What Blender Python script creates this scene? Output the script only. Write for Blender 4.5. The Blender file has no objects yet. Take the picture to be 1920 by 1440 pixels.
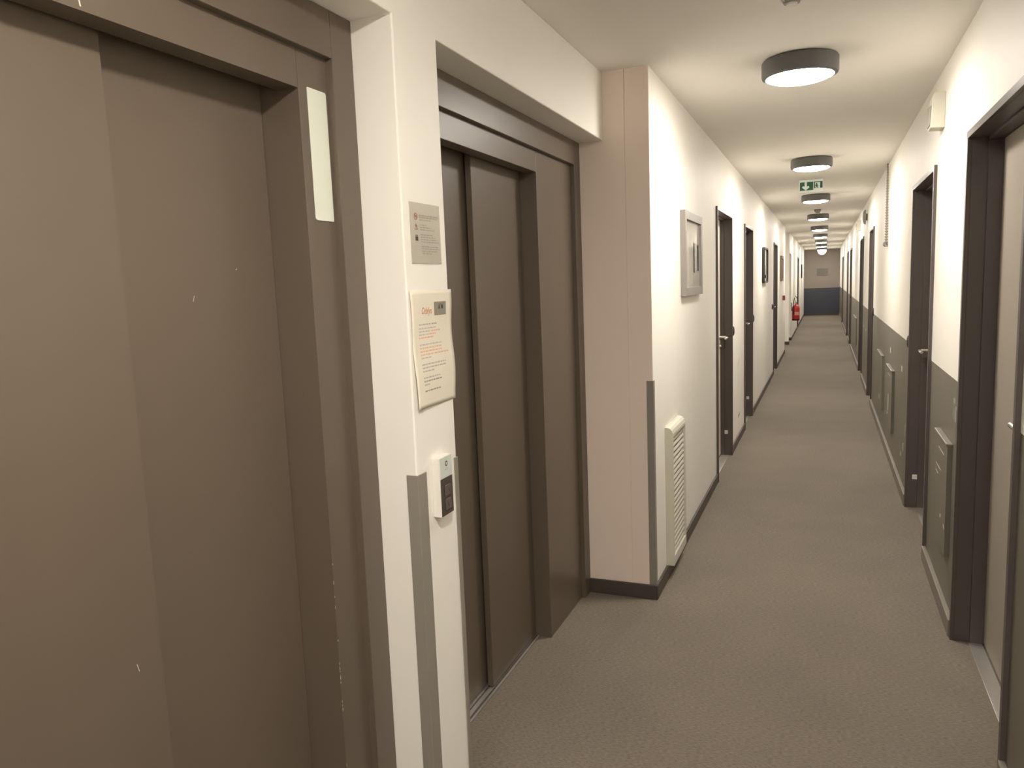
import bpy, bmesh, math, random
from mathutils import Vector, Matrix

random.seed(7)
S = bpy.context.scene
COL = S.collection
PI = math.pi

# ------------------------------------------------------------------ camera, world, exposure
def camera():
    f_px, yaw, pitch, roll, cx, cz = 1420.995, 0.393436749, -0.127417726, -0.0390758251, 0.744546, 1.540027
    f = Vector((-math.sin(yaw) * math.cos(pitch), math.cos(yaw) * math.cos(pitch), math.sin(pitch)))
    r = Vector((math.cos(yaw), math.sin(yaw), 0)); u = r.cross(f)
    c, s = math.cos(roll), math.sin(roll)
    r2 = c * r + s * u; u2 = c * u - s * r
    cam = bpy.data.cameras.new('camera'); o = bpy.data.objects.new('camera', cam)
    cam.sensor_fit = 'HORIZONTAL'; cam.sensor_width = 36.0; cam.lens = 36.0 * f_px / 1920
    cam.clip_start = 0.05; cam.clip_end = 100
    M = Matrix.Identity(4)
    for i in range(3):
        M[i][0], M[i][1], M[i][2] = r2[i], u2[i], -f[i]
    M[0][3], M[1][3], M[2][3] = cx, 0, cz
    o.matrix_world = M
    COL.objects.link(o); S.camera = o
camera()

W = bpy.data.worlds.new('world'); S.world = W; W.use_nodes = True
W.node_tree.nodes['Background'].inputs[0].default_value = (0, 0, 0, 1)
W.node_tree.nodes['Background'].inputs[1].default_value = 0.0

S.view_settings.view_transform = 'Standard'
S.view_settings.look = 'None'
S.view_settings.gamma = 1.0
S.view_settings.use_curve_mapping = False
S.view_settings.exposure = 0.14
LAMP_POWER = 132.0                     # radiance of a lamp's opal dome
LAMP_COLOR = (1.0, 0.925, 0.835)

# ------------------------------------------------------------------ dimensions (metres; x across, y along the corridor, z up)
XR = 1.262            # right wall
H = 2.5               # ceiling
YB, YE = -4.5, 31.5   # back and far wall
XP = -0.215           # face of the wall between and above the lifts
YC = 3.53             # corner where the narrow corridor starts on the left
DADO = 1.075

# ------------------------------------------------------------------ materials
def lin(c):
    return tuple(((v / 255) / 12.92 if v / 255 <= 0.04045 else ((v / 255 + 0.055) / 1.055) ** 2.4) for v in c)

def mat(name, col, rough=0.6, metal=0.0, var=0.0, scale=8.0, bump=0.0, bscale=200.0, stretch=None, spec=0.5, emit=None, estr=0.0, coat=0.0):
    m = bpy.data.materials.new(name); m.use_nodes = True
    nt = m.node_tree; b = nt.nodes['Principled BSDF']
    b.inputs['Base Color'].default_value = (*col, 1)
    b.inputs['Roughness'].default_value = rough
    b.inputs['Metallic'].default_value = metal
    b.inputs['Specular IOR Level'].default_value = spec
    if coat: b.inputs['Coat Weight'].default_value = coat
    if emit:
        b.inputs['Emission Color'].default_value = (*emit, 1)
        b.inputs['Emission Strength'].default_value = estr
    if var or bump:
        tc = nt.nodes.new('ShaderNodeTexCoord'); mp = nt.nodes.new('ShaderNodeMapping')
        nt.links.new(tc.outputs['Object'], mp.inputs[0])
        if stretch: mp.inputs['Scale'].default_value = stretch
    if var:
        n = nt.nodes.new('ShaderNodeTexNoise'); n.inputs['Scale'].default_value = scale; n.inputs['Detail'].default_value = 5
        nt.links.new(mp.outputs[0], n.inputs['Vector'])
        rm = nt.nodes.new('ShaderNodeMapRange')
        rm.inputs[1].default_value = 0.25; rm.inputs[2].default_value = 0.75
        rm.inputs[3].default_value = 1 - var; rm.inputs[4].default_value = 1 + var
        nt.links.new(n.outputs['Fac'], rm.inputs[0])
        mx = nt.nodes.new('ShaderNodeVectorMath'); mx.operation = 'SCALE'
        mx.inputs[0].default_value = col
        nt.links.new(rm.outputs[0], mx.inputs['Scale'])
        nt.links.new(mx.outputs[0], b.inputs['Base Color'])
    if bump:
        n2 = nt.nodes.new('ShaderNodeTexNoise'); n2.inputs['Scale'].default_value = bscale; n2.inputs['Detail'].default_value = 3
        nt.links.new(mp.outputs[0], n2.inputs['Vector'])
        bp = nt.nodes.new('ShaderNodeBump'); bp.inputs['Strength'].default_value = bump; bp.inputs['Distance'].default_value = 0.002
        nt.links.new(n2.outputs['Fac'], bp.inputs['Height'])
        nt.links.new(bp.outputs[0], b.inputs['Normal'])
    return m

M = {}
M['wall'] = mat('cream_wall_paint', (0.89, 0.865, 0.80), 0.55, var=0.015, scale=3, bump=0.06, bscale=260)
M['ceiling'] = mat('ceiling_paint', (0.90, 0.87, 0.81), 0.9, var=0.012, scale=3, bump=0.05, bscale=260, spec=0.2)
M['pink'] = mat('beige_pink_panel_paint', (0.88, 0.755, 0.665), 0.5, var=0.012, scale=4)
M['dado'] = mat('grey_dado_paint', (0.165, 0.150, 0.120), 0.45, var=0.06, scale=5, bump=0.1, bscale=220)
M['taupe'] = mat('taupe_wall_paint', (0.29, 0.25, 0.215), 0.6, var=0.02, scale=3)
M['navy'] = mat('dark_blue_dado_paint', (0.050, 0.055, 0.075), 0.5, var=0.05, scale=4)
M['base_dark'] = mat('dark_brown_skirting_paint', (0.070, 0.058, 0.050), 0.45, var=0.05, scale=6)
M['base_grey'] = mat('grey_skirting_paint', (0.21, 0.19, 0.155), 0.4, var=0.05, scale=6)
M['lift'] = mat('brown_grey_lift_paint', (0.126, 0.098, 0.072), 0.38, var=0.03, scale=2.2, bump=0.05, bscale=500)
M['frame'] = mat('dark_brown_frame_paint', (0.088, 0.072, 0.066), 0.35, var=0.05, scale=4)
M['leaf'] = mat('beige_grey_door_leaf', (0.36, 0.32, 0.265), 0.5, var=0.02, scale=3)
M['leaf_cream_or_lit'] = mat('cream_or_lit_door_leaf', (0.66, 0.60, 0.50), 0.5, var=0.02, scale=3)
M['alu'] = mat('aluminium', (0.72, 0.70, 0.67), 0.35, metal=0.8, var=0.04, scale=30)
M['chrome'] = mat('brushed_chrome', (0.78, 0.76, 0.72), 0.25, metal=1.0)
M['silver'] = mat('silver_grey_frame', (0.27, 0.25, 0.225), 0.4, metal=0.2, var=0.04, scale=20)
M['black'] = mat('black_plastic', (0.018, 0.017, 0.016), 0.4)
M['darkgrey'] = mat('dark_grey_lamp_rim', (0.13, 0.127, 0.123), 0.5, var=0.04, scale=30)
M['brown'] = mat('brown_picture_frame', (0.16, 0.11, 0.07), 0.5, var=0.1, scale=20)
M['guard'] = mat('grey_corner_guard', (0.27, 0.245, 0.205), 0.45, var=0.03, scale=8)
M['guard_pale'] = mat('pale_corner_guard', (0.62, 0.53, 0.46), 0.5)
M['white_plastic'] = mat('white_plastic', (0.78, 0.76, 0.70), 0.4)
M['ivory'] = mat('ivory_plastic', (0.60, 0.58, 0.49), 0.45)
M['greyplastic'] = mat('grey_plastic', (0.33, 0.31, 0.27), 0.5)
M['plate'] = mat('pale_green_white_plate', (0.74, 0.77, 0.67), 0.3)
M['steel_plate'] = mat('brushed_steel_plaque', (0.46, 0.43, 0.36), 0.4, metal=0.25, var=0.05, scale=60, stretch=(1, 1, 12))
M['paper'] = mat('cream_paper', (0.80, 0.745, 0.62), 0.8, var=0.02, scale=12)
M['ink'] = mat('grey_ink', (0.50, 0.455, 0.40), 0.8)
M['ink_blue'] = mat('blue_grey_ink', (0.56, 0.52, 0.49), 0.8)
M['ink_dark'] = mat('dark_ink', (0.34, 0.31, 0.27), 0.8)
M['ink_logo'] = mat('burnt_orange_ink', (0.60, 0.27, 0.12), 0.8)
M['ink_orange'] = mat('orange_ink', (0.76, 0.47, 0.31), 0.8)
M['ink_plate'] = mat('engraved_grey_text', (0.34, 0.31, 0.265), 0.6)
M['ink_red'] = mat('red_print', (0.40, 0.10, 0.07), 0.7)
M['print_grey'] = mat('grey_print', (0.28, 0.26, 0.20), 0.7)
M['print_dark'] = mat('dark_print', (0.05, 0.045, 0.035), 0.7)
M['button'] = mat('brown_button_panel', (0.075, 0.058, 0.050), 0.35)
M['button_key'] = mat('brown_button_key', (0.12, 0.095, 0.082), 0.35)
M['glasspanel'] = mat('pale_blue_white_panel', (0.66, 0.72, 0.67), 0.25)
M['red'] = mat('red_enamel', (0.50, 0.035, 0.030), 0.3)
M['red_label'] = mat('faded_label', (0.62, 0.34, 0.29), 0.5)
M['redbrown'] = mat('dull_red_plastic', (0.26, 0.05, 0.035), 0.5)
M['green'] = mat('exit_green', (0.02, 0.13, 0.07), 0.5)
M['exit_white'] = mat('exit_white', (0.74, 0.78, 0.70), 0.5, emit=(0.85, 0.95, 0.82), estr=0.12)
M['cord'] = mat('pale_cord', (0.27, 0.245, 0.20), 0.6)
M['scuff'] = mat('pale_paint_scuff', (0.60, 0.57, 0.50), 0.8)
M['scuff_faint'] = mat('faint_paint_scuff', (0.33, 0.33, 0.30), 0.8)
M['scuff_dark'] = mat('dark_scuff', (0.42, 0.36, 0.30), 0.8)
M['picture_glass'] = mat('framed_print_pale', (0.50, 0.475, 0.41), 0.08, coat=0.4)
M['picture_mid'] = mat('framed_print_grey', (0.34, 0.32, 0.28), 0.2)
M['picture_dark'] = mat('framed_print_dark', (0.17, 0.16, 0.14), 0.2)

def carpet_material():
    m = bpy.data.materials.new('grey_brown_loop_carpet'); m.use_nodes = True
    nt = m.node_tree; b = nt.nodes['Principled BSDF']
    b.inputs['Roughness'].default_value = 0.95; b.inputs['Specular IOR Level'].default_value = 0.15
    b.inputs['Sheen Weight'].default_value = 0.15
    tc = nt.nodes.new('ShaderNodeTexCoord'); mp = nt.nodes.new('ShaderNodeMapping')
    mp.inputs['Scale'].default_value = (0.45, 1.6, 1)
    nt.links.new(tc.outputs['Object'], mp.inputs[0])
    fine = nt.nodes.new('ShaderNodeTexNoise'); fine.inputs['Scale'].default_value = 150; fine.inputs['Detail'].default_value = 4
    nt.links.new(mp.outputs[0], fine.inputs['Vector'])
    big = nt.nodes.new('ShaderNodeTexNoise'); big.inputs['Scale'].default_value = 2.2; big.inputs['Detail'].default_value = 3
    nt.links.new(tc.outputs['Object'], big.inputs['Vector'])
    cr = nt.nodes.new('ShaderNodeValToRGB')
    cr.color_ramp.elements[0].position = 0.3; cr.color_ramp.elements[0].color = (0.134, 0.110, 0.083, 1)
    cr.color_ramp.elements[1].position = 0.7; cr.color_ramp.elements[1].color = (0.232, 0.200, 0.158, 1)
    nt.links.new(fine.outputs['Fac'], cr.inputs[0])
    rm = nt.nodes.new('ShaderNodeMapRange'); rm.inputs[1].default_value = .3; rm.inputs[2].default_value = .7
    rm.inputs[3].default_value = .93; rm.inputs[4].default_value = 1.07
    nt.links.new(big.outputs['Fac'], rm.inputs[0])
    vm = nt.nodes.new('ShaderNodeVectorMath'); vm.operation = 'SCALE'
    nt.links.new(cr.outputs[0], vm.inputs[0]); nt.links.new(rm.outputs[0], vm.inputs['Scale'])
    nt.links.new(vm.outputs[0], b.inputs['Base Color'])
    bp = nt.nodes.new('ShaderNodeBump'); bp.inputs['Strength'].default_value = 0.35; bp.inputs['Distance'].default_value = 0.003
    nt.links.new(fine.outputs['Fac'], bp.inputs['Height']); nt.links.new(bp.outputs[0], b.inputs['Normal'])
    return m
M['carpet'] = carpet_material()
M['dome_dim'] = mat('dim_opal_dome', (0.9, 0.88, 0.82), 0.4, emit=LAMP_COLOR, estr=3.0)
M['dome_strong'] = mat('bright_opal_dome', (0.9, 0.88, 0.82), 0.4, emit=LAMP_COLOR, estr=LAMP_POWER * 1.42)
M['dome'] = mat('glowing_opal_dome', (0.9, 0.88, 0.82), 0.4, emit=LAMP_COLOR, estr=LAMP_POWER)

# ------------------------------------------------------------------ mesh helpers
ORG = {}                       # where a thing's own origin stands
class MB:
    """collects shapes and links them as ONE mesh object"""
    def __init__(self):
        self.bm = bmesh.new(); self.mats = []
    def mi(self, m):
        m = M[m] if isinstance(m, str) else m
        if m not in self.mats: self.mats.append(m)
        return self.mats.index(m)
    def face(self, pts, m):
        vs = [self.bm.verts.new(p) for p in pts]
        f = self.bm.faces.new(vs); f.material_index = self.mi(m); return f
    def box(self, x0, x1, y0, y1, z0, z1, m):
        if x0 > x1: x0, x1 = x1, x0
        if y0 > y1: y0, y1 = y1, y0
        i = self.mi(m)
        v = [self.bm.verts.new((x, y, z)) for x in (x0, x1) for y in (y0, y1) for z in (z0, z1)]
        for q in ((0, 1, 3, 2), (4, 6, 7, 5), (0, 4, 5, 1), (2, 3, 7, 6), (0, 2, 6, 4), (1, 5, 7, 3)):
            self.bm.faces.new([v[k] for k in q]).material_index = i
        return self
    def prism(self, poly, axis, a, b, m):
        """poly: 2-D outline in the two axes that are not `axis`, extruded from a to b"""
        i = self.mi(m)
        def P(p, t):
            if axis == 0: return (t, p[0], p[1])
            if axis == 1: return (p[0], t, p[1])
            return (p[0], p[1], t)
        A = [self.bm.verts.new(P(p, a)) for p in poly]; B = [self.bm.verts.new(P(p, b)) for p in poly]
        n = len(poly)
        self.bm.faces.new(A).material_index = i
        self.bm.faces.new(list(reversed(B))).material_index = i
        for k in range(n):
            self.bm.faces.new([A[k], B[k], B[(k + 1) % n], A[(k + 1) % n]]).material_index = i
        return self
    def lathe(self, prof, c, m, seg=40, axis='z', closed=True):
        """prof: list of (radius, height) along the axis, about the point c"""
        i = self.mi(m); rings = []
        for (r, h) in prof:
            ring = []
            for k in range(seg):
                a = 2 * PI * k / seg
                p = (r * math.cos(a), r * math.sin(a), h) if axis == 'z' else ((h, r * math.cos(a), r * math.sin(a)) if axis == 'x' else (r * math.cos(a), h, r * math.sin(a)))
                ring.append(self.bm.verts.new((c[0] + p[0], c[1] + p[1], c[2] + p[2])))
            rings.append(ring)
        for A, B in zip(rings, rings[1:]):
            for k in range(seg):
                self.bm.faces.new([A[k], A[(k + 1) % seg], B[(k + 1) % seg], B[k]]).material_index = i
        if closed:
            self.bm.faces.new(list(reversed(rings[0]))).material_index = i
            self.bm.faces.new(rings[-1]).material_index = i
        return self
    def tube(self, pts, r, m, seg=10):
        i = self.mi(m); pts = [Vector(p) for p in pts]; rings = []
        rr = r if isinstance(r, (list, tuple)) else [r] * len(pts)
        for k, p in enumerate(pts):
            d = (pts[min(k + 1, len(pts) - 1)] - pts[max(k - 1, 0)]).normalized()
            a = Vector((0, 0, 1)) if abs(d.z) < 0.9 else Vector((1, 0, 0))
            e1 = d.cross(a).normalized(); e2 = d.cross(e1)
            rings.append([self.bm.verts.new(p + rr[k] * (math.cos(2 * PI * j / seg) * e1 + math.sin(2 * PI * j / seg) * e2)) for j in range(seg)])
        for A, B in zip(rings, rings[1:]):
            for j in range(seg):
                self.bm.faces.new([A[j], A[(j + 1) % seg], B[(j + 1) % seg], B[j]]).material_index = i
        self.bm.faces.new(rings[0]).material_index = i
        self.bm.faces.new(list(reversed(rings[-1]))).material_index = i
        return self
    def build(self, name, parent=None, bevel=0.0, smooth=False, origin=None, segs=2):
        bmesh.ops.recalc_face_normals(self.bm, faces=self.bm.faces)
        me = bpy.data.meshes.new(name)
        org = ORG[parent.name] if parent is not None else origin
        if org is not None:
            bmesh.ops.translate(self.bm, vec=-Vector(org), verts=self.bm.verts)
        self.bm.to_mesh(me); self.bm.free()
        for m in self.mats: me.materials.append(m)
        o = bpy.data.objects.new(name, me); COL.objects.link(o)
        if origin is not None: o.location = origin
        if smooth:
            for p in me.polygons: p.use_smooth = True
            me.set_sharp_from_angle(angle=math.radians(35))
        if bevel:
            md = o.modifiers.new('bevel', 'BEVEL'); md.width = bevel; md.segments = segs; md.limit_method = 'ANGLE'; md.angle_limit = math.radians(40)
        if parent is not None:
            o.parent = parent; ORG[o.name] = org
        return o

def tag(o, label=None, cat=None, group=None, kind=None):
    if label: o['label'] = label
    if cat: o['category'] = cat
    if group: o['group'] = group
    if kind: o['kind'] = kind
    return o

def empty(name, loc, label=None, cat=None, group=None, kind=None):
    o = bpy.data.objects.new(name, None); COL.objects.link(o); o.location = loc; o.empty_display_size = 0.1
    ORG[o.name] = Vector(loc)
    return tag(o, label, cat, group, kind)

def structure(o, label, cat):
    return tag(o, label, cat, kind='structure')

def copy_tree(o, parent=None):
    c = o.copy(); COL.objects.link(c)
    if parent is not None: c.parent = parent
    for ch in list(o.children): copy_tree(ch, c)
    return c

def text_mesh(txt, size, shear=0.0, extrude=0.0):
    cu = bpy.data.curves.new('t', 'FONT'); cu.body = txt; cu.size = size; cu.shear = shear; cu.offset = .00035; cu.extrude = extrude
    cu.align_x = 'CENTER'; cu.align_y = 'CENTER'
    o = bpy.data.objects.new('t', cu); COL.objects.link(o)
    bpy.context.view_layer.update()
    me = bpy.data.meshes.new_from_object(o.evaluated_get(bpy.context.evaluated_depsgraph_get()))
    bpy.data.objects.remove(o); bpy.data.curves.remove(cu)
    return me

# ------------------------------------------------------------------ doors along the corridor: (outer near y, outer far y)
LEFT = [(5.79, 6.77), (7.905, 8.785), (12.58, 13.46), (23.60, 24.50)]
RIGHT = [(2.49, 3.495), (4.455, 5.485), (9.70, 10.52), (12.25, 13.22), (17.4, 18.35), (19.8, 20.72), (25.5, 26.4)]
TOP = 2.067
LIP = 0.015            # how far the wall opening lies inside the frame's outer edge

# ------------------------------------------------------------------ the setting
structure(MB().box(-1.0, 1.7, YB - .3, YE + .3, -0.12, 0.0, 'carpet').build('floor'), 'grey brown loop pile carpet running down the corridor', 'floor')
structure(MB().box(-1.0, 1.7, YB - .3, YE + .3, H, H + .12, 'ceiling').build('ceiling'), 'pale cream ceiling over the corridor', 'ceiling')

def wall_run(mb, xa, xb, y0, y1, doors, low, high, split):
    """a wall with door openings; painted `low` below `split` and `high` above it"""
    def seg(a, b, z0):
        if z0 < split:
            mb.box(xa, xb, a, b, z0, split, low); mb.box(xa, xb, a, b, split, H, high)
        else:
            mb.box(xa, xb, a, b, z0, H, high)
    y = y0
    for (a, b) in doors:
        seg(y, a + LIP, 0); seg(a + LIP, b - LIP, TOP - LIP); y = b - LIP
    seg(y, y1, 0)

# right wall: cream over a grey painted dado, worn by luggage
r = MB()
wall_run(r, XR, XR + .16, YB, YE, RIGHT, 'dado', 'wall', DADO)
def scuff(mb, y, z, dy, dz, m, side=1, slant=0.0):
    x = XR - .0006 if side > 0 else .0006
    mb.prism([(y, z), (y + dy, z + slant), (y + dy, z + dz + slant), (y, z + dz)], 0, x, x + (.001 if side > 0 else -.001), m)
for (y, z, dy, dz, m) in [(7.06, .865, .07, .045, 'scuff'), (6.02, .83, .07, .04, 'scuff'), (11.9, .765, .12, .04, 'scuff'), (11.27, .76, .11, .035, 'scuff'),
                          (3.60, .955, .035, .012, 'scuff_faint'), (3.50, .93, .012, .06, 'scuff_faint'), (3.53, .90, .02, .04, 'scuff_faint'), (3.615, .90, .03, .055, 'scuff_faint'), (3.66, .905, .012, .05, 'scuff_faint'), (3.69, .91, .008, .07, 'scuff_faint'), (3.64, .975, .05, .02, 'scuff_faint'),
                          (5.62, .47, .03, .14, 'scuff_faint'), (5.70, .42, .05, .08, 'scuff_faint'), (5.8, .30, .05, .05, 'scuff_faint'), (5.95, .23, .05, .03, 'scuff')]:
    scuff(r, y, z, dy, dz, m, 1, 0.0)
structure(r.build('wall_right'), 'right corridor wall, cream above a scuffed grey dado', 'wall')

# left wall of the narrow corridor
l = MB()
T = 0.16
wall_run(l, -T, 0, YC + .006, 16.3, LEFT[:3], 'wall', 'wall', 0)
l.box(-.6, -T, 16.14, 16.3, 0, H, 'wall'); l.box(-.76, -.6, 16.14, 18.25, 0, H, 'wall')       # side recess
l.box(-.6, 0, 18.2, 18.25, 0, H, 'wall')
l.box(-T, 0, 18.25, 19.4, 2.05, H, 'wall'); l.box(-.42, -.30, 18.25, 19.4, 0, H, 'wall')     # cream doorway
l.box(-.30, -T, 19.4, 19.5, 0, H, 'wall')
wall_run(l, -T, 0, 19.4, YE, LEFT[3:], 'wall', 'wall', 0)
for (y, z, dy, dz, m, sl) in [(7.27, .705, .17, .05, 'plate', .03), (7.35, .225, .13, .025, 'scuff_dark', .012), (11.85, .73, .2, .05, 'plate', .02)]:
    scuff(l, y, z, dy, dz, m, -1, sl)
structure(l.build('wall_left'), 'left corridor wall painted cream down to the skirting', 'wall')

# wall between, beside and above the two lifts
p = MB()
p.prism([(YB, 0), (0, 0), (0, 2.195), (1.655, 2.195), (1.655, 0), (1.88, 0), (1.88, 2.195), (YC - .006, 2.195), (YC - .006, H), (YB, H)], 0, -.62, XP, 'wall')
p.box(-.62, -.56, 0.0, 1.655, 0, 2.195, 'frame'); p.box(-.62, -.56, 1.88, YC, 0, 2.195, 'frame')
structure(p.build('wall_lift', bevel=0.004), 'cream pillar and beam around the two lifts', 'wall')
# return wall facing the camera at the end of the lift lobby
q = MB()
q.box(-.62, -.1135, YC - .006, YC + .006, 0, H, 'pink'); q.box(-.1135, -.1105, YC - .003, YC + .006, 0, H, 'pink')
q.box(-.1105, 0, YC - .006, YC + .006, 0, H, 'pink')
q.box(-.027, -.001, YC - .0075, YC - .006, DADO, H, 'pink')
structure(q.build('wall_return'), 'pinkish beige return wall beside the far lift', 'wall')
# far and back walls
structure(MB().box(-.16, XR + .16, YE, YE + .15, 0, 1.04, 'navy').box(-.16, XR + .16, YE, YE + .15, 1.04, H, 'taupe').build('wall_far'),
          'taupe end wall of the corridor with a dark blue lower half', 'wall')
structure(MB().box(-.62, XR + .16, YB - .15, YB, 0, H, 'wall').build('wall_back'), 'cream wall closing the corridor behind the viewpoint', 'wall')

# skirtings
def gaps(y0, y1, doors):
    y = y0; out = []
    for a, b in doors:
        if b < y0 or a > y1: continue
        out.append((y, a)); y = b
    out.append((y, y1)); return out
bl = MB()
for a, b in gaps(YC - .006, 16.3, LEFT[:3]) + gaps(19.4, YE, LEFT[3:]):
    bl.box(0, .012, a, b, 0, .072, 'base_dark')
bl.box(-.6, 0, 18.188, 18.2, 0, .072, 'base_dark'); bl.box(0, .012, 18.188, 18.25, 0, .072, 'base_dark')
bl.box(-T, 0, 19.388, 19.4, 0, .072, 'base_dark')
structure(bl.build('baseboard_left', bevel=.002), 'dark brown skirting along the left corridor wall', 'skirting')
structure(MB().box(-.33, .012, YC - .02, YC - .0085, 0, .072, 'base_dark').build('baseboard_return', bevel=.002), 'dark brown skirting under the pinkish return wall', 'skirting')
br = MB()
for a, b in gaps(YB, YE, RIGHT):
    br.box(XR - .020, XR, a, b, 0, .075, 'base_grey')
structure(br.build('baseboard_right', bevel=.002), 'grey skirting under the dado of the right wall', 'skirting')
structure(MB().box(0.012, XR - .020, YE - .012, YE, 0, .07, 'base_dark').build('baseboard_far', bevel=.002), 'dark skirting along the far end wall', 'skirting')

# corner guards
def guard(name, pts, z0, z1, m, label):
    structure(MB().prism(pts, 2, z0, z1, m).build(name, bevel=.0012), label, 'corner guard')
e = .003
guard('trim_1', [(XP - .030, 1.655), (XP - .030, 1.655 - e), (XP + e, 1.655 - e), (XP + e, 1.700), (XP, 1.700), (XP, 1.655)], 0, 1.07, 'guard', 'grey corner guard on the near edge of the pillar between the lifts')
guard('trim_2', [(XP, 1.862), (XP + e, 1.862), (XP + e, 1.88 + e), (XP - .030, 1.88 + e), (XP - .030, 1.88), (XP, 1.88)], 0, 1.07, 'guard', 'grey corner guard on the far pillar edge beside the call buttons')
g = YC - .006
guard('trim_3', [(-.030, g), (-.030, g - e), (e, g - e), (e, g + .03), (0, g + .03), (0, g)], .072, DADO, 'guard', 'grey corner guard on the pinkish return wall corner')
guard('trim_4', [(-.028, 16.3), (-.028, 16.3 + e), (e, 16.3 + e), (e, 16.27), (0, 16.27), (0, 16.3)], 0, .76, 'guard_pale', 'pale low corner guard where the left wall breaks back')

# ------------------------------------------------------------------ lifts
XO, XI = -.33, -.35          # outer casing face, inner frame face
def lift(name, y0, y1, o0, o1, back_first, label, plate=False):
    """lift entrance filling the recess y0..y1 with a clear opening o0..o1; back_first: the panel at the low-y side is the rear one"""
    root = empty(name, (XI, (y0 + y1) / 2, 0), label, 'lift door', kind='structure')
    c = MB()                                               # outer casing
    cw, ch = .088, 2.086
    c.box(-.45, XO, y0 + .001, y0 + cw, 0, 2.194, 'lift'); c.box(-.45, XO, y1 - cw, y1 - .001, 0, 2.194, 'lift')
    c.box(-.45, XO, y0 + cw + .001, y1 - cw - .001, ch, 2.194, 'lift')
    c.build('outer_casing', root, bevel=.0015)
    f = MB()                                               # inner frame
    xb = -.50
    f.box(xb, XI, y0 + cw, o0, 0, ch, 'lift'); f.box(xb, XI, o1, y1 - cw, 0, ch, 'lift')
    f.box(-.405, XI, o0 + .0012, o1 - .0012, 2.0, ch, 'lift')
    if plate:                                              # chipped paint along the edge of the jamb
        for _ in range(26):
            z = .12 + .95 * random.random() ** 1.6
            h = .003 + .009 * random.random(); w = .001 + .0022 * random.random()
            f.prism([(o1, z), (o1 + w, z + h * .2), (o1 + w * .6, z + h), (o1, z + h * .8)], 0, XI, XI + .0004, 'scuff')
        f.prism([(.917, 2.006), (.920, 2.006), (.916, 2.028), (.914, 2.028)], 0, XI, XI + .0004, 'scuff')
    f.build('inner_frame', root, bevel=.0015)
    mid = o0 + (o1 - o0) * (.474 if back_first else .5)
    def leaf(a, b, x, marks=()):
        d = MB(); d.box(x - .024, x, a, b, .008, 2.06, 'lift')
        for (yy, zz, w, h, s) in marks:
            d.prism([(yy, zz), (yy + w, zz), (yy + w + s, zz + h), (yy + s, zz + h)], 0, x, x + .0004, 'scuff')
        return d.build('door_panel', root, bevel=.002)
    XF, XB = -.422, -.455
    if back_first:
        leaf(o0 + .002, mid + .08, XB); leaf(mid, o1 - .002, XF)
    else:
        leaf(o0 + .002, mid, XF, [(.955, .86, .0015, .016, -.004)]); leaf(mid - .08, o1 - .002, XB, [(1.20, 1.535, .0012, .012, .004), (1.33, 1.60, .002, .003, .003)])
    s = MB()                                               # grooved sill
    for xa, xb2 in ((-.414, -.405), (-.440, -.424), (-.470, -.448)):
        s.box(xa, xb2, o0, o1, 0, .004, 'alu')
    s.box(-.48, -.405, o0, o1, 0, .0015, 'frame')
    s.build('sill', root)
    return root
lift('door_1', 0.0, 1.655, .558, 1.458, False, 'near brown grey lift door at the left with two sliding panels', True)
lift('door_2', 1.88, YC - .0065, 2.08, 2.98, True, 'far brown grey lift door recessed between pillar and pinkish wall')

pl = MB()
rr = .006; y0, y1, z0, z1 = 1.488, 1.5575, 1.711, 2.008
poly = []
for (cy, cz, a0) in ((y1 - rr, z1 - rr, 0), (y0 + .002, z1 - .002, 90), (y0 + rr, z0 + rr, 180), (y1 - .002, z0 + .002, 270)):
    rad = rr if a0 in (0, 180) else .002
    for k in range(4):
        a = math.radians(a0 + 30 * k); poly.append((cy + rad * math.cos(a), cz + rad * math.sin(a)))
pl.prism(poly, 0, XI, XI + .003, 'plate')
tag(pl.build('blank_plate', bevel=.0006, origin=(XI, 1.52, 1.86)), 'tall blank white plate on the frame of the near lift', 'plate')

# ------------------------------------------------------------------ things on the pillar
XS = XP
# steel instruction plaque
root = empty('instruction_plaque', (XS, 1.767, 1.684), 'brushed steel lift instruction plaque with red and black icons on the pillar', 'sign')
MB().box(XS, XS + .0015, 1.688, 1.846, 1.608, 1.761, 'steel_plate').build('plate', root)
def words(mb, surf, y0, y1, z, h, m, seed, gap=.0035):
    """a line of small word-shaped strokes between y0 and y1; surf(y, z, d) gives a point d above the sheet"""
    rnd = random.Random(seed); y = y0
    while y < y1 - .004:
        w = min(rnd.uniform(.006, .018), y1 - y)
        mb.face([surf(y, z, .0004), surf(y + w, z, .0004), surf(y + w, z + h, .0004), surf(y, z + h, .0004)], m)
        y += w + gap
flat = lambda y, z, d: (XS + .0015 + d, y, z)
tx = MB()
rows = [(1.733, 1.835, 1.7285), (1.733, 1.830, 1.7235), (1.735, 1.795, 1.7170), (1.735, 1.775, 1.7045), (1.736, 1.790, 1.6985), (1.737, 1.812, 1.6925),
        (1.737, 1.805, 1.6800), (1.738, 1.815, 1.6740), (1.739, 1.822, 1.6680), (1.740, 1.835, 1.6620), (1.741, 1.835, 1.6500), (1.742, 1.832, 1.6445), (1.742, 1.828, 1.6385), (1.743, 1.792, 1.6325)]
for k, (a, b, z) in enumerate(rows): words(tx, flat, a, b, z, .0028, 'ink_plate', 40 + k, .003)
tx.build('engraved_text', root)
ic = MB()
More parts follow.
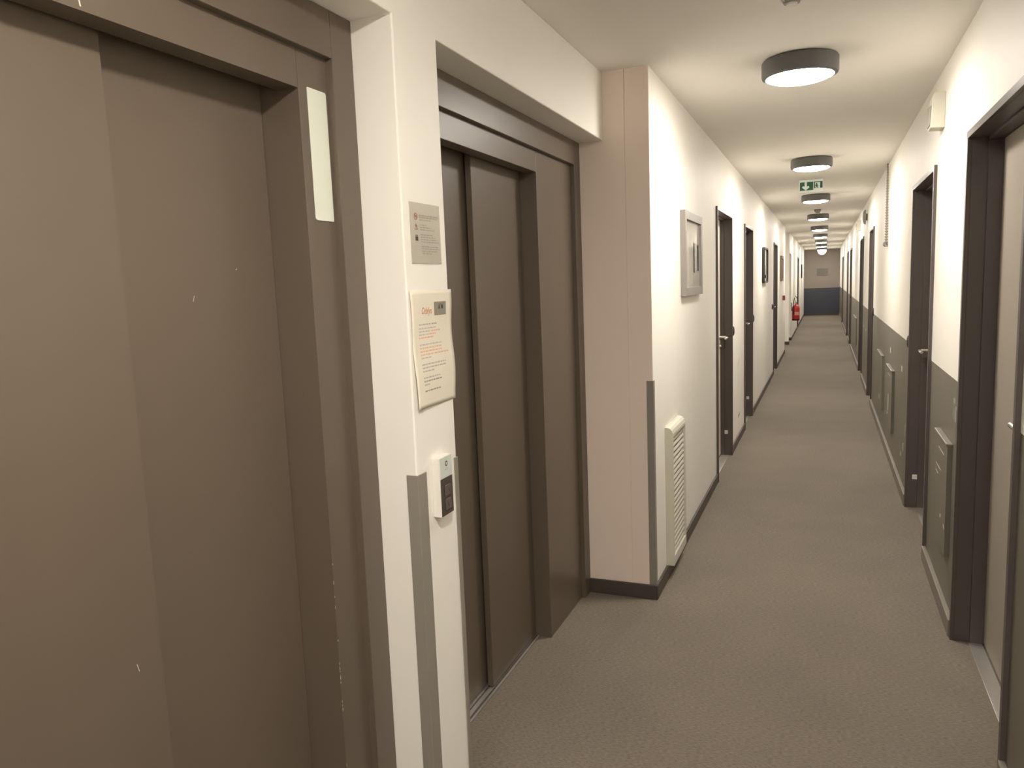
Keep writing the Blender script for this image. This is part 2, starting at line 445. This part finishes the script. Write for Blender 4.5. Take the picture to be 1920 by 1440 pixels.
def ring(mb, cy, cz, r0, r1, m, x, n=24):
    for k in range(n):
        a, b = 2 * PI * k / n, 2 * PI * (k + 1) / n
        mb.face([(x, cy + r0 * math.cos(a), cz + r0 * math.sin(a)), (x, cy + r1 * math.cos(a), cz + r1 * math.sin(a)),
                 (x, cy + r1 * math.cos(b), cz + r1 * math.sin(b)), (x, cy + r0 * math.cos(b), cz + r0 * math.sin(b))], m)
xi = XS + .0019
def quad(mb, pts, m, x): mb.face([(x, a, b) for a, b in pts], m)
ring(ic, 1.716, 1.726, .0068, .0088, 'ink_red', xi)
quad(ic, [(1.7100, 1.731), (1.7115, 1.7325), (1.722, 1.7215), (1.7205, 1.720)], 'ink_red', xi)
quad(ic, [(1.7105, 1.7255), (1.7215, 1.7255), (1.7215, 1.7275), (1.7105, 1.7275)], 'print_dark', xi - .0001)
for (a, b) in (((1.708, 1.694), (1.716, 1.708)), ((1.716, 1.708), (1.724, 1.694)), ((1.724, 1.694), (1.708, 1.694))):
    d = Vector((b[0] - a[0], b[1] - a[1])).normalized(); n = Vector((-d.y, d.x)) * .0008
    quad(ic, [(a[0] - n.x, a[1] - n.y), (b[0] - n.x, b[1] - n.y), (b[0] + n.x, b[1] + n.y), (a[0] + n.x, a[1] + n.y)], 'ink_red', xi)
quad(ic, [(1.7153, 1.697), (1.7167, 1.697), (1.7170, 1.704), (1.7150, 1.704)], 'print_dark', xi)
for cy in (1.713, 1.7205):                                  # two small black figures
    quad(ic, [(cy - .003, 1.665), (cy - .0005, 1.665), (cy, 1.670), (cy + .0005, 1.665), (cy + .003, 1.665), (cy + .0032, 1.676), (cy - .0032, 1.676)], 'print_dark', xi)
    quad(ic, [(cy + .002 * math.cos(2 * PI * k / 10), 1.6785 + .002 * math.sin(2 * PI * k / 10)) for k in range(10)], 'print_dark', xi)
ic.build('icons', root)

# paper notice, slightly wavy and peeling
def sheet(y, z, d=0.0):
    t = (1.54 - z) / .304; s = (y - 1.662) / .222
    off = .0012 + .006 * t * t * (1 - s) ** 2 + .0035 * (1 + math.sin(t * 9.5 + s * 1.2)) * (.25 + .75 * abs(s - .35))
    yy = y + (.0055 * t * s) + .006 * t * (1 - s)
    return (XS + off + d, yy, z)
root = empty('paper_notice', (XS, 1.775, 1.39), 'creased cream paper notice with orange print taped to the pillar', 'notice')
nb = MB(); NY, NZ = 14, 28
def zz_(k, s): return 1.5405 - .304 * k / NZ
gv = [[nb.bm.verts.new(sheet(1.662 + .222 * j / NY, zz_(k, j / NY))) for j in range(NY + 1)] for k in range(NZ + 1)]
pi_ = nb.mi('paper')
for k in range(NZ):
    for j in range(NY):
        nb.bm.faces.new([gv[k][j], gv[k + 1][j], gv[k + 1][j + 1], gv[k][j + 1]]).material_index = pi_
so = nb.build('sheet', root, smooth=True)
md = so.modifiers.new('solidify', 'SOLIDIFY'); md.thickness = .0003; md.offset = -1
tb = MB()
L_ = [(1.699, 1.762, 1.4505, 'ink'), (1.768, 1.795, 1.4505, 'ink_dark'), (1.697, 1.790, 1.4405, 'ink_blue'), (1.697, 1.760, 1.4325, 'ink_blue'), (1.764, 1.814, 1.4325, 'ink_orange'),
      (1.697, 1.735, 1.4245, 'ink_blue'), (1.738, 1.790, 1.4245, 'ink_orange'), (1.697, 1.780, 1.4165, 'ink_orange'),
      (1.698, 1.818, 1.3985, 'ink_blue'), (1.698, 1.775, 1.3895, 'ink_orange'), (1.778, 1.816, 1.3895, 'ink_orange'), (1.699, 1.822, 1.3810, 'ink_orange'), (1.700, 1.770, 1.3725, 'ink_orange'), (1.774, 1.852, 1.3725, 'ink_orange'),
      (1.701, 1.760, 1.3640, 'ink_blue'), (1.701, 1.832, 1.3470, 'ink'), (1.702, 1.836, 1.3385, 'ink'), (1.702, 1.765, 1.3295, 'ink'),
      (1.703, 1.800, 1.3125, 'ink'), (1.703, 1.806, 1.3035, 'ink_dark'), (1.704, 1.740, 1.2945, 'ink'), (1.705, 1.795, 1.2780, 'ink_dark')]
for k, (a, b, z, m) in enumerate(L_): words(tb, sheet, a, b, z, .0036, m, 90 + k, .0028)
tb.build('printed_lines', root)
pr = MB()
def sp(pts, m, d=.0006): pr.face([sheet(a, b, d) for a, b in pts], m)
sp([(1.784, 1.473), (1.850, 1.473), (1.850, 1.509), (1.784, 1.509)], 'print_grey')
sp([(1.8065, 1.490), (1.8135, 1.490), (1.8130, 1.498), (1.8115, 1.506), (1.8085, 1.499)], 'print_dark', .0012)
sp([(1.8230, 1.490), (1.8310, 1.490), (1.8320, 1.504), (1.8280, 1.498), (1.8210, 1.505)], 'print_dark', .0012)
for k in range(3): words(pr, lambda y, z, d: sheet(y, z, .0009), 1.796, 1.838, 1.4765 + .004 * k, .0018, 'ink_dark', 300 + k, .002)
pr.build('printed_picture', root)
me = text_mesh('Odalys', .0235, shear=.35)
for v in me.vertices:
    x, y, z = v.co
    v.co = Vector(sheet(1.7415 + x * .84, 1.4865 + y * 1.0, .0006)) - root.location
me.materials.append(M['ink_logo'])
lo = bpy.data.objects.new('logo', me); COL.objects.link(lo); lo.parent = root

# call button box
root = empty('call_button_box', (XS, 1.766, 1.017), 'lift call button box with white top and brown lower half on the pillar', 'call button')
by0, by1, bz0, bz1, bx = 1.731, 1.802, .937, 1.098, XS + .024
MB().box(XS, bx, by0, by1, bz0, bz1, 'white_plastic').build('housing', root, bevel=.002)
MB().box(bx, bx + .0015, by0 + .002, by1 - .002, 1.0405, bz1 - .001, 'glasspanel').build('white_panel', root, bevel=.0006)
lg = MB(); xl = bx + .0018
ring(lg, 1.768, 1.0775, .0042, .0072, 'print_dark', xl)
quad(lg, [(1.7655, 1.0760), (1.7670, 1.0745), (1.7715, 1.0795), (1.7700, 1.0810)], 'ink', xl)
words(lg, lambda y, z, d: (xl, y, z), 1.756, 1.780, 1.0610, .0025, 'ink', 411, .0012)
lg.build('emblem', root)
MB().box(bx, bx + .0015, by0 + .002, by1 - .002, bz0 + .001, 1.0395, 'button').build('brown_panel', root, bevel=.0006)
for z, nm in ((1.005, 'up'), (.967, 'down')):
    k = MB().box(bx + .0015, bx + .0045, 1.752, 1.783, z - .015, z + .015, 'button_key').build('button', root, bevel=.0012)
    a = MB(); xx = bx + .0049
    quad(a, [(1.7695, z + .006), (1.7725, z + .006), (1.7765, z - .006), (1.7740, z - .006)] if nm == 'up' else [(1.7600, z + .005), (1.7630, z + .007), (1.7690, z - .006), (1.7665, z - .006)], 'print_dark', xx)
    a.build('arrow_mark', k)

# ------------------------------------------------------------------ room doors
def room_door(name, side, a, b, hinge_near, label, leafm='leaf', sticker=True, handle=True, lever_len=.11, hoff=.075):
    """side -1: left wall (face x=0), +1: right wall (face x=XR); a, b: outer frame edges"""
    X = (lambda d: -d) if side < 0 else (lambda d: XR + d)     # d: depth into the wall
    dl = .086 if side < 0 else .105                              # how deep the leaf stands
    root = empty(name, (X(0), (a + b) / 2, 0), label, 'door', kind='structure')
    ia, ib, it = a + .027, b - .027, TOP - .027
    f = MB()
    for (o, i, s) in ((a, ia, 1), (b, ib, -1)):
        f.box(X(-.015), X(0), o, i, 0, TOP, 'frame')             # lip over the wall
        f.box(X(0), X(.15), o + s * LIP, i, 0, it + .012, 'frame')
        f.box(X(.055), X(.15), i, i + s * .012, 0, it, 'frame')  # rebate
    f.box(X(-.015), X(0), ia, ib, it, TOP, 'frame')
    f.box(X(0), X(.15), ia, ib, it, it + .012, 'frame')
    f.box(X(.055), X(.15), ia, ib, it - .012, it, 'frame')
    f.build('frame', root, bevel=.0012)
    la, lb = ia + .014, ib - .014
    lf = MB().box(X(dl), X(dl + .04), la, lb, .010, it - .014, leafm).build('leaf', root, bevel=.0015)
    MB().box(X(.018 if side < 0 else .050), X(dl - .004), ia + .013, ib - .013, 0, .005, 'alu').build('sill', root, bevel=.001)
    if handle:
        hy = lb - .075 if hinge_near else la + hoff
        d = -1 if hinge_near else 1
        h = MB()
        h.lathe([(.025, 0), (.025, .008 * -side), (.02, .010 * -side)], (X(dl), hy, 1.045), 'chrome', 20, 'x')
        h.tube([(X(dl - .007), hy, 1.045), (X(dl - .06), hy, 1.045), (X(dl - .068), hy + d * .008, 1.045), (X(dl - .070), hy + d * .02, 1.045), (X(dl - .070), hy + d * lever_len, 1.043), (X(dl - .066), hy + d * (lever_len + .012), 1.043)], .0095, 'chrome', 10)
        h.build('handle', root, smooth=True)
        k = MB(); k.lathe([(.024, 0), (.024, .008 * -side), (.012, .016 * -side), (.006, .019 * -side)], (X(dl), hy, .965), 'chrome', 20, 'x')
        k.build('lock', root, smooth=True)
    if sticker:
        s = MB().box(X(.054), X(.026), ib - .0005, ib, .190, .222, 'white_plastic')
        for k in range(2): s.box(X(.050), X(.030), ib - .0008, ib - .0005, .199 + .009 * k, .202 + .009 * k, 'ink')
        s.build('sticker', root)
    return root
DL = ['first brown framed door on the left corridor wall, past the silver picture', 'second brown framed door on the left corridor wall', 'third brown framed door on the left, beyond the black framed picture', 'farthest brown framed door on the left, beyond the fire extinguisher']
DR = ['nearest door on the right with dark frame, cut by the image edge', 'second door on the right with dark frame and lever handle', 'third door on the right, beyond the two flush grey hatches', 'fourth door on the right, under the far cream box', 'fifth door along the right wall', 'sixth door along the right wall', 'last door on the right, by the far end wall']
n = 3
for k, (a, b) in enumerate(LEFT):
    room_door('door_%d' % n, -1, a, b, True, DL[k], 'leaf_cream_or_lit' if k == 0 else 'leaf', sticker=k < 2, handle=True); n += 1  # first leaf gets a paler colour, the light falling on it painted in
for k, (a, b) in enumerate(RIGHT):
    room_door('door_%d' % n, 1, a, b, k != 0, DR[k], 'leaf', sticker=k == 1, handle=True, lever_len=.125 if k == 0 else .11, hoff=.135); n += 1
# plain cream doorway in the left recess
root = empty('door_%d' % n, (-.2, 18.825, 0), 'plain cream door set back in the left wall before the extinguisher', 'door', kind='structure')
MB().box(-.30, -.262, 18.27, 19.38, .008, 2.04, 'leaf_cream_or_lit').build('leaf', root)

# ------------------------------------------------------------------ small dark plaques beside the doors
def plaque(side, y, z, label):
    X = (lambda d: d) if side < 0 else (lambda d: XR - d)
    root = empty('door_plaque', (X(0), y, z), label, 'door plaque', 'dark oval plaques beside the doors')
    mb = MB()
    prof = [(.044, 0), (.044, .006), (.036, .014), (.022, .018), (.001, .0195)]
    i = mb.mi('black'); rings = []
    for (r_, d) in prof:
        rings.append([mb.bm.verts.new((X(d), y + r_ * .95 * math.cos(2 * PI * k / 28), z + r_ * math.sin(2 * PI * k / 28))) for k in range(28)])
    for A, B in zip(rings, rings[1:]):
        for k in range(28): mb.bm.faces.new([A[k], A[(k + 1) % 28], B[(k + 1) % 28], B[k]]).material_index = i
    mb.bm.faces.new(rings[0]).material_index = i; mb.bm.faces.new(rings[-1]).material_index = i
    mb.build('plaque_body', root, smooth=True)
for side, y, z, lab in [(-1, 6.862, 1.082, 'dark plaque beside the first door on the left wall'), (-1, 8.88, 1.085, 'dark plaque beside the second door on the left wall'),
                        (-1, 12.25, 1.085, 'dark plaque just before the third door on the left wall'), (1, 5.555, 1.085, 'dark plaque beyond the second door on the right, at the dado edge'),
                        (1, 9.61, 1.095, 'dark plaque just before the third door on the right')]:
    plaque(side, y, z, lab)

# ------------------------------------------------------------------ ceiling lamps
def lamp(y, glow='dome'):
    root = empty('ceiling_lamp', (.628, y, H))
    rim = MB(); c = (.628, y, H)
    rim.lathe([(.150, 0), (.158, -.003), (.163, -.010), (.163, -.066), (.160, -.074), (.146, -.080), (.141, -.077), (.140, -.060), (.100, -.050)], c, 'darkgrey', 56)
    rim.build('lamp_rim', root, smooth=True)
    d = MB()
    d.lathe([(.1395, -.062)] + [(.1395 * math.cos(t * PI / 2 / 8), -.077 - .022 * math.sin(t * PI / 2 / 8)) for t in range(0, 8)] + [(.004, -.099)], c, glow, 56, closed=True)
    d.build('opal_dome', root, smooth=True)
    return root
LY = [3.78, 6.96, 10.09, 13.33, 16.55, 19.76, 23.0, 26.4, 29.7, .58, -2.62]
LL = ['nearest round grey rimmed ceiling lamp, the largest in view', 'second round ceiling lamp, just before the green exit sign', 'third round ceiling lamp, right behind the green exit sign',
      'fourth round ceiling lamp from the viewpoint', 'fifth round ceiling lamp from the viewpoint', 'sixth round ceiling lamp from the viewpoint', 'seventh round ceiling lamp from the viewpoint',
      'eighth round ceiling lamp, last but one before the end wall', 'farthest round ceiling lamp, close to the end wall', 'round ceiling lamp over or behind the viewpoint', 'round ceiling lamp over or behind the viewpoint']
lamp0 = lamp(LY[0]); lobby0 = lamp(LY[9], 'dome_strong')    # the two over the lift lobby are brighter
for k, y in enumerate(LY):
    o = {0: lamp0, 9: lobby0, 10: None}.get(k) or copy_tree(lobby0 if k == 10 else lamp0) if k in (0, 9, 10) else copy_tree(lamp0)
    o.location = (.628, y, H)
    tag(o, LL[k], 'lamp', 'round ceiling lamps along the corridor')

# a deeper opal bowl at the far end
root = empty('bowl_lamp', (.628, 30.75, H), 'deep round opal bowl lamp on the ceiling against the end wall', 'lamp')
c = (.628, 30.75, H)
MB().lathe([(.165, 0), (.170, -.010), (.170, -.050), (.162, -.058), (.158, -.055)], c, 'darkgrey', 40).build('lamp_rim', root, smooth=True)
MB().lathe([(.157, -.045)] + [(.157 * math.cos(t * PI / 2 / 9), -.060 - .165 * math.sin(t * PI / 2 / 9)) for t in range(0, 9)] + [(.004, -.225)], c, 'dome_dim', 40).build('opal_bowl', root, smooth=True)

# ------------------------------------------------------------------ things on the ceiling
def detector(y, r, label):
    root = empty('smoke_detector', (.63, y, H), label, 'smoke detector', 'smoke detectors on the ceiling')
    c = (.63, y, H)
    MB().lathe([(r, 0), (r, -.012), (r * .95, -.018)], c, 'greyplastic', 36).build('detector_base', root, smooth=True)
    h = MB().lathe([(r * .92, -.018), (r * .90, -.034), (r * .62, -.040), (r * .60, -.052), (r * .55, -.058)], c, 'greyplastic', 36)
    for k in range(10):
        a = 2 * PI * k / 10
        h.tube([(c[0] + r * .84 * math.cos(a), c[1] + r * .84 * math.sin(a), H - .030), (c[0] + r * .60 * math.cos(a), c[1] + r * .60 * math.sin(a), H - .054)], .0022, 'white_plastic', 6)
    h.build('sensing_head', root, smooth=True)
    MB().lathe([(r * .40, -.058), (r * .38, -.064)], c, 'white_plastic', 24).build('cap', root, smooth=True)
detector(2.84, .047, 'grey smoke detector at the top edge of the photo, before the nearest lamp')
detector(12.3, .05, 'small smoke detector between the third and fourth ceiling lamps')

# exit sign hung under the ceiling: white light box, green panel with down arrow and figure in a doorway
ey = 8.46
root = empty('exit_sign', (.603, ey, H), 'white and green exit sign with down arrow hanging under the ceiling', 'sign')
sx0, sx1, sz0, sz1 = .490, .713, 2.374, 2.5
MB().box(sx0, sx1, ey, ey + .035, sz0, sz1, 'exit_white').build('light_box', root, bevel=.003)
def ex(u, v): return (sx0 + (sx1 - sx0) * (u - 370) / 840.0, sz1 - (sz1 - sz0) * (v - 312) / 488.0)
def eshape(mb, pts, m, d): mb.face([(ex(u, v)[0], ey - d, ex(u, v)[1]) for u, v in pts], m)
gp = MB()
eshape(gp, [(392, 395), (868, 395), (868, 715), (392, 715)], 'green', .0006)
eshape(gp, [(930, 395), (1195, 395), (1195, 655), (1110, 655), (1110, 430), (930, 430)], 'green', .0006)
eshape(gp, [(895, 395), (930, 395), (930, 655), (895, 655)], 'green', .0006)
gp.build('green_panel', root)
ar = MB()
eshape(ar, [(560, 395), (640, 395), (640, 560), (700, 545), (735, 600), (600, 715), (465, 600), (500, 545), (560, 560)], 'exit_white', .0012)
ar.build('down_arrow', root)
mn = MB()
eshape(mn, [(985 + 26 * math.cos(2 * PI * k / 12), 478 + 30 * math.sin(2 * PI * k / 12)) for k in range(12)], 'green', .0012)
eshape(mn, [(955, 515), (1010, 505), (1055, 560), (1045, 580), (1010, 552), (1018, 590), (1050, 640), (1025, 652), (985, 605), (955, 655), (930, 645), (965, 585), (960, 555), (935, 575), (922, 558)], 'green', .0012)
mn.build('running_figure', root)

# ------------------------------------------------------------------ framed pictures
def picture(side, y0, y1, z0, z1, fm, bw, th, label, art, corner=0.0, name='framed_picture'):
    X = (lambda d: d) if side < 0 else (lambda d: XR - d)
    root = empty(name, (X(0), (y0 + y1) / 2, (z0 + z1) / 2), label, 'picture')
    f = MB()
    if corner:
        def rr_(a, b, c, d, r_):
            out = []
            for (cy, cz, a0) in ((b - r_, d - r_, 0), (a + r_, d - r_, 90), (a + r_, c + r_, 180), (b - r_, c + r_, 270)):
                for k in range(7):
                    t = math.radians(a0 + 15 * k); out.append((cy + r_ * math.cos(t), cz + r_ * math.sin(t)))
            return out
        O = rr_(y0, y1, z0, z1, corner); I = rr_(y0 + bw, y1 - bw, z0 + bw, z1 - bw, max(corner - bw, .006)); i = f.mi(fm); nn = len(O)
        vs = [[f.bm.verts.new((X(d), a, b)) for a, b in P] for P, d in ((O, 0), (O, th), (I, th), (I, 0))]
        for A, B in zip(vs, vs[1:] + vs[:1]):
            for k in range(nn): f.bm.faces.new([A[k], A[(k + 1) % nn], B[(k + 1) % nn], B[k]]).material_index = i
    else:
        f.box(X(0), X(th), y0, y0 + bw, z0, z1, fm); f.box(X(0), X(th), y1 - bw, y1, z0, z1, fm)
        f.box(X(0), X(th), y0 + bw, y1 - bw, z0, z0 + bw, fm); f.box(X(0), X(th), y0 + bw, y1 - bw, z1 - bw, z1, fm)
    f.build('picture_frame', root, bevel=.0015)
    pmb = MB(); xa = X(th * .55)
    pmb.box(X(.002), xa, y0 + bw * .9, y1 - bw * .9, z0 + bw * .9, z1 - bw * .9, 'picture_glass')
    s = 1 if side < 0 else -1
    for (u0, u1, v0, v1, m) in art:                          # blocks of tone in the print
        hh, ww = z1 - z0 - 2 * bw, y1 - y0 - 2 * bw
        pmb.box(xa, xa + s * .0004, y0 + bw + ww * u0, y0 + bw + ww * u1, z0 + bw + hh * v0, z0 + bw + hh * v1, m)
    pmb.build('print', root)
    return root
picture(-1, 4.30, 4.93, 1.450, 1.925, 'silver', .048, .030, 'silver framed pale picture above the white grille on the left wall',
        [(.58, .95, .22, .68, 'picture_mid'), (.86, .93, .25, .66, 'picture_dark'), (.58, .64, .05, .7, 'picture_mid'), (.08, .16, .80, .90, 'picture_mid')])
picture(-1, 10.22, 10.88, 1.462, 1.918, 'black', .022, .036, 'black framed picture with rounded corners between the second and third left doors',
        [(.3, .7, .1, .5, 'picture_mid'), (.1, .9, .08, .2, 'picture_mid')], corner=.06)
picture(-1, 14.45, 15.08, 1.455, 1.905, 'brown', .05, .03, 'brown framed picture on the left wall above the red alarm box', [(.05, .95, .05, .95, 'picture_mid')])
picture(-1, 27.2, 27.8, 1.45, 1.905, 'black', .03, .03, 'farthest picture on the left wall, near the end of the corridor', [(.1, .9, .1, .9, 'picture_mid')])
root = empty('framed_picture', (.65, YE, 1.642), 'small dark picture on the taupe end wall', 'picture')
px0, px1, pz0, pz1 = .455, .845, 1.510, 1.774
f = MB(); t = .025
for bxs in ((px0, px0 + t, pz0, pz1), (px1 - t, px1, pz0, pz1), (px0 + t, px1 - t, pz0, pz0 + t), (px0 + t, px1 - t, pz1 - t, pz1)):
    f.box(bxs[0], bxs[1], YE - .025, YE, bxs[2], bxs[3], 'picture_dark')
f.build('picture_frame', root)
MB().box(px0 + t, px1 - t, YE - .015, YE - .001, pz0 + t, pz1 - t, 'picture_dark').box(px0 + .10, px1 - .14, YE - .0156, YE - .015, pz0 + .05, pz1 - .06, 'darkgrey').build('print', root)

# ------------------------------------------------------------------ grilles and hatches
# white louvred grille on the left
root = empty('air_grille', (0, 3.98, .43), 'white louvred air grille low on the left wall beside the grey corner guard', 'grille')
gy0, gy1, gz0, gz1, gd = 3.795, 4.165, .072, .800, .042
f = MB()
prof = [(0, gz1), (.012, gz1), (.026, gz1 - .005), (.036, gz1 - .016), (gd, gz1 - .034), (gd, gz1 - .048), (0, gz1 - .048)]
i = f.mi('ivory')
A = [f.bm.verts.new((x, gy0, z)) for x, z in prof]; B = [f.bm.verts.new((x, gy1, z)) for x, z in prof]
f.bm.faces.new(A).material_index = i; f.bm.faces.new(list(reversed(B))).material_index = i
for k in range(len(prof)): f.bm.faces.new([A[k], A[(k + 1) % len(prof)], B[(k + 1) % len(prof)], B[k]]).material_index = i
f.box(0, gd, gy0, gy0 + .012, gz0, gz1 - .048, 'ivory'); f.box(0, gd, gy1 - .012, gy1, gz0, gz1 - .048, 'ivory')
f.box(0, gd, gy0 + .012, gy1 - .012, gz0, gz0 + .05, 'ivory')
f.box(0, .022, gy0 + .012, gy1 - .012, gz0 + .05, gz1 - .048, 'darkgrey')  # dark grey plate painting in the recess shade between the slats
f.build('grille_frame', root, bevel=.001)
NS = 21
for k in range(NS):
    z = gz0 + .056 + (gz1 - .048 - gz0 - .062) * (k + .5) / NS
    s = MB(); s.prism([(.0225, z + .006), (.0225, z - .001), (.031, z - .010), (.034, z - .008), (.030, z + .004)], 1, gy0 + .0125, gy1 - .0125, 'ivory')
    s.build('slat', root)
# flush grey hatches painted like the dado
def hatch(y0, y1, z0, z1, label, scratches=()):
    root = empty('wall_hatch', (XR, (y0 + y1) / 2, (z0 + z1) / 2), label, 'hatch', 'grey hatches in the dado of the right wall')
    mb = MB().box(XR - .020, XR, y0, y1, z0, z1, 'dado')
    for (a, z, w, h, s) in scratches:
        mb.prism([(a, z), (a + w, z + s), (a + w, z + s + h), (a, z + h)], 0, XR - .0206, XR - .020, 'scuff')
    mb.build('hatch_panel', root, bevel=.002)
    MB().box(XR - .026, XR, y0 - .006, y1 + .006, z1, z1 + .012, 'base_grey').build('top_edge', root, bevel=.003)
hatch(3.67, 4.05, .29, .785, 'nearest grey hatch low on the right wall, between the first two doors', [(3.76, .725, .17, .004, .004), (3.84, .635, .16, .004, .004), (3.93, .60, .07, .005, .004), (3.80, .43, .03, .018, -.01), (3.69, .405, .03, .014, .006)])
hatch(6.62, 7.18, .265, .755, 'middle grey hatch low on the right wall past the second door', [(6.80, .70, .20, .006, .004), (6.92, .40, .05, .14, 0), (6.98, .36, .05, .02, 0)])
hatch(7.75, 8.42, .275, .765, 'grey hatch next to the third door, low on the right wall', [(8.0, .33, .08, .05, 0)])
hatch(14.25, 15.6, .30, .770, 'farthest grey hatch low on the right wall past the fourth door')

# ------------------------------------------------------------------ boxes, bell and cord high on the right wall
def sounder(y, label):
    root = empty('alarm_sounder', (XR, y + .055, 2.29), label, 'wall box', 'cream boxes high on the right wall')
    b = MB(); b.prism([(XR, 2.212), (XR - .060, 2.216), (XR - .061, 2.222), (XR - .056, 2.360), (XR - .050, 2.376), (XR, 2.378)], 1, y, y + .11, 'ivory')
    b.build('housing', root, bevel=.003)
    MB().box(XR - .066, XR - .0595, y + .012, y + .098, 2.228, 2.320, 'greyplastic').build('front_louvre', root, bevel=.001)
sounder(4.235, 'cream box near the ceiling between the first two doors on the right')
sounder(13.44, 'far cream box near the ceiling above the fourth right door')
root = empty('alarm_bell', (XR, 11.50, 2.29), 'round grey bell high on the right wall before the far cream box', 'bell')
MB().lathe([(.045, 0), (.045, -.018)], (XR, 11.50, 2.29), 'greyplastic', 28, 'x').build('bell_base', root, smooth=True)
MB().lathe([(.100, -.018), (.098, -.026), (.085, -.042), (.055, -.054), (.02, -.058)], (XR, 11.50, 2.29), 'greyplastic', 32, 'x').build('gong', root, smooth=True)
# knobbly cord
root = empty('hanging_cord', (XR, 7.65, 2.49), 'knobbly pale cord hanging from the ceiling down the right wall to a small plug', 'cord')
c = MB(); pts = []; rad = []
NB = 150
for k in range(NB):
    t = k / (NB - 1); z = 2.495 - .70 * t
    amp = .002 + .010 * t
    pts.append((XR - .014 + .0, 7.69 - .03 * t, z)); rad.append(.006 + amp * .45 * (1 + math.sin(k * 2 * PI / 5.0)))
c.tube(pts, rad, 'cord', 8); c.build('cord_length', root, smooth=True)
pg = MB().lathe([(.004, .030), (.014, .024), (.020, .006), (.019, -.008), (.010, -.016), (.003, -.018)], (XR - .0215, 7.655, 1.785), 'darkgrey', 18)
pg.tube([(XR - .021, 7.64, 1.780), (XR - .018, 7.60, 1.772), (XR - .012, 7.57, 1.770)], .007, 'cord', 8)
pg.build('plug', root, smooth=True)

# ------------------------------------------------------------------ alarm call point and fire extinguisher on the left wall
root = empty('fire_alarm_point', (0, 15.42, 1.13), 'small dull red alarm box on the left wall below the brown picture', 'alarm box')
MB().box(0, .045, 15.37, 15.46, 1.085, 1.175, 'redbrown').build('alarm_housing', root, bevel=.004)
MB().box(.045, .047, 15.39, 15.44, 1.105, 1.150, 'red').build('break_pane', root)

fx, fy = .105, 19.55
root = empty('fire_extinguisher', (fx, fy, .47), 'red fire extinguisher hung low on the left wall', 'extinguisher')
b = MB(); b.lathe([(.083, .495), (.086, .51), (.086, .76), (.080, .80), (.060, .835), (.030, .85), (.022, .87)], (fx, fy, 0), 'red', 32)
b.build('cylinder', root, smooth=True)
MB().lathe([(.078, .47), (.088, .472), (.088, .505), (.084, .51)], (fx, fy, 0), 'black', 32).build('base_skirt', root, smooth=True)
lb = MB(); i = lb.mi('red_label')
ang = [math.radians(-105 + 7 * k) for k in range(12)]
va = [lb.bm.verts.new((fx + .0868 * math.cos(a), fy + .0868 * math.sin(a), .60)) for a in ang]; vb = [lb.bm.verts.new((fx + .0868 * math.cos(a), fy + .0868 * math.sin(a), .68)) for a in ang]
for k in range(11): lb.bm.faces.new([va[k], va[k + 1], vb[k + 1], vb[k]]).material_index = i
lb.build('instruction_label', root, smooth=True)
v = MB(); v.lathe([(.022, .87), (.026, .875), (.026, .90), (.018, .91)], (fx, fy, 0), 'chrome', 20)
v.build('valve', root, smooth=True)
MB().box(fx - .012, fx + .012, fy - .10, fy + .02, .905, .920, 'black').box(fx - .012, fx + .012, fy - .11, fy + .02, .935, .945, 'black').build('squeeze_handle', root, bevel=.002)
MB().tube([(fx + .02, fy, .89), (fx + .04, fy - .03, .95), (fx + .02, fy - .06, 1.03), (fx - .01, fy - .07, 1.06), (fx - .035, fy - .08, 1.0), (fx - .055, fy - .085, .88), (fx - .06, fy - .08, .72), (fx - .06, fy - .075, .62)], .010, 'black', 10).build('hose', root, smooth=True)
MB().box(0, .018, fy - .02, fy + .02, .70, .90, 'darkgrey').build('wall_bracket', root, bevel=.002)
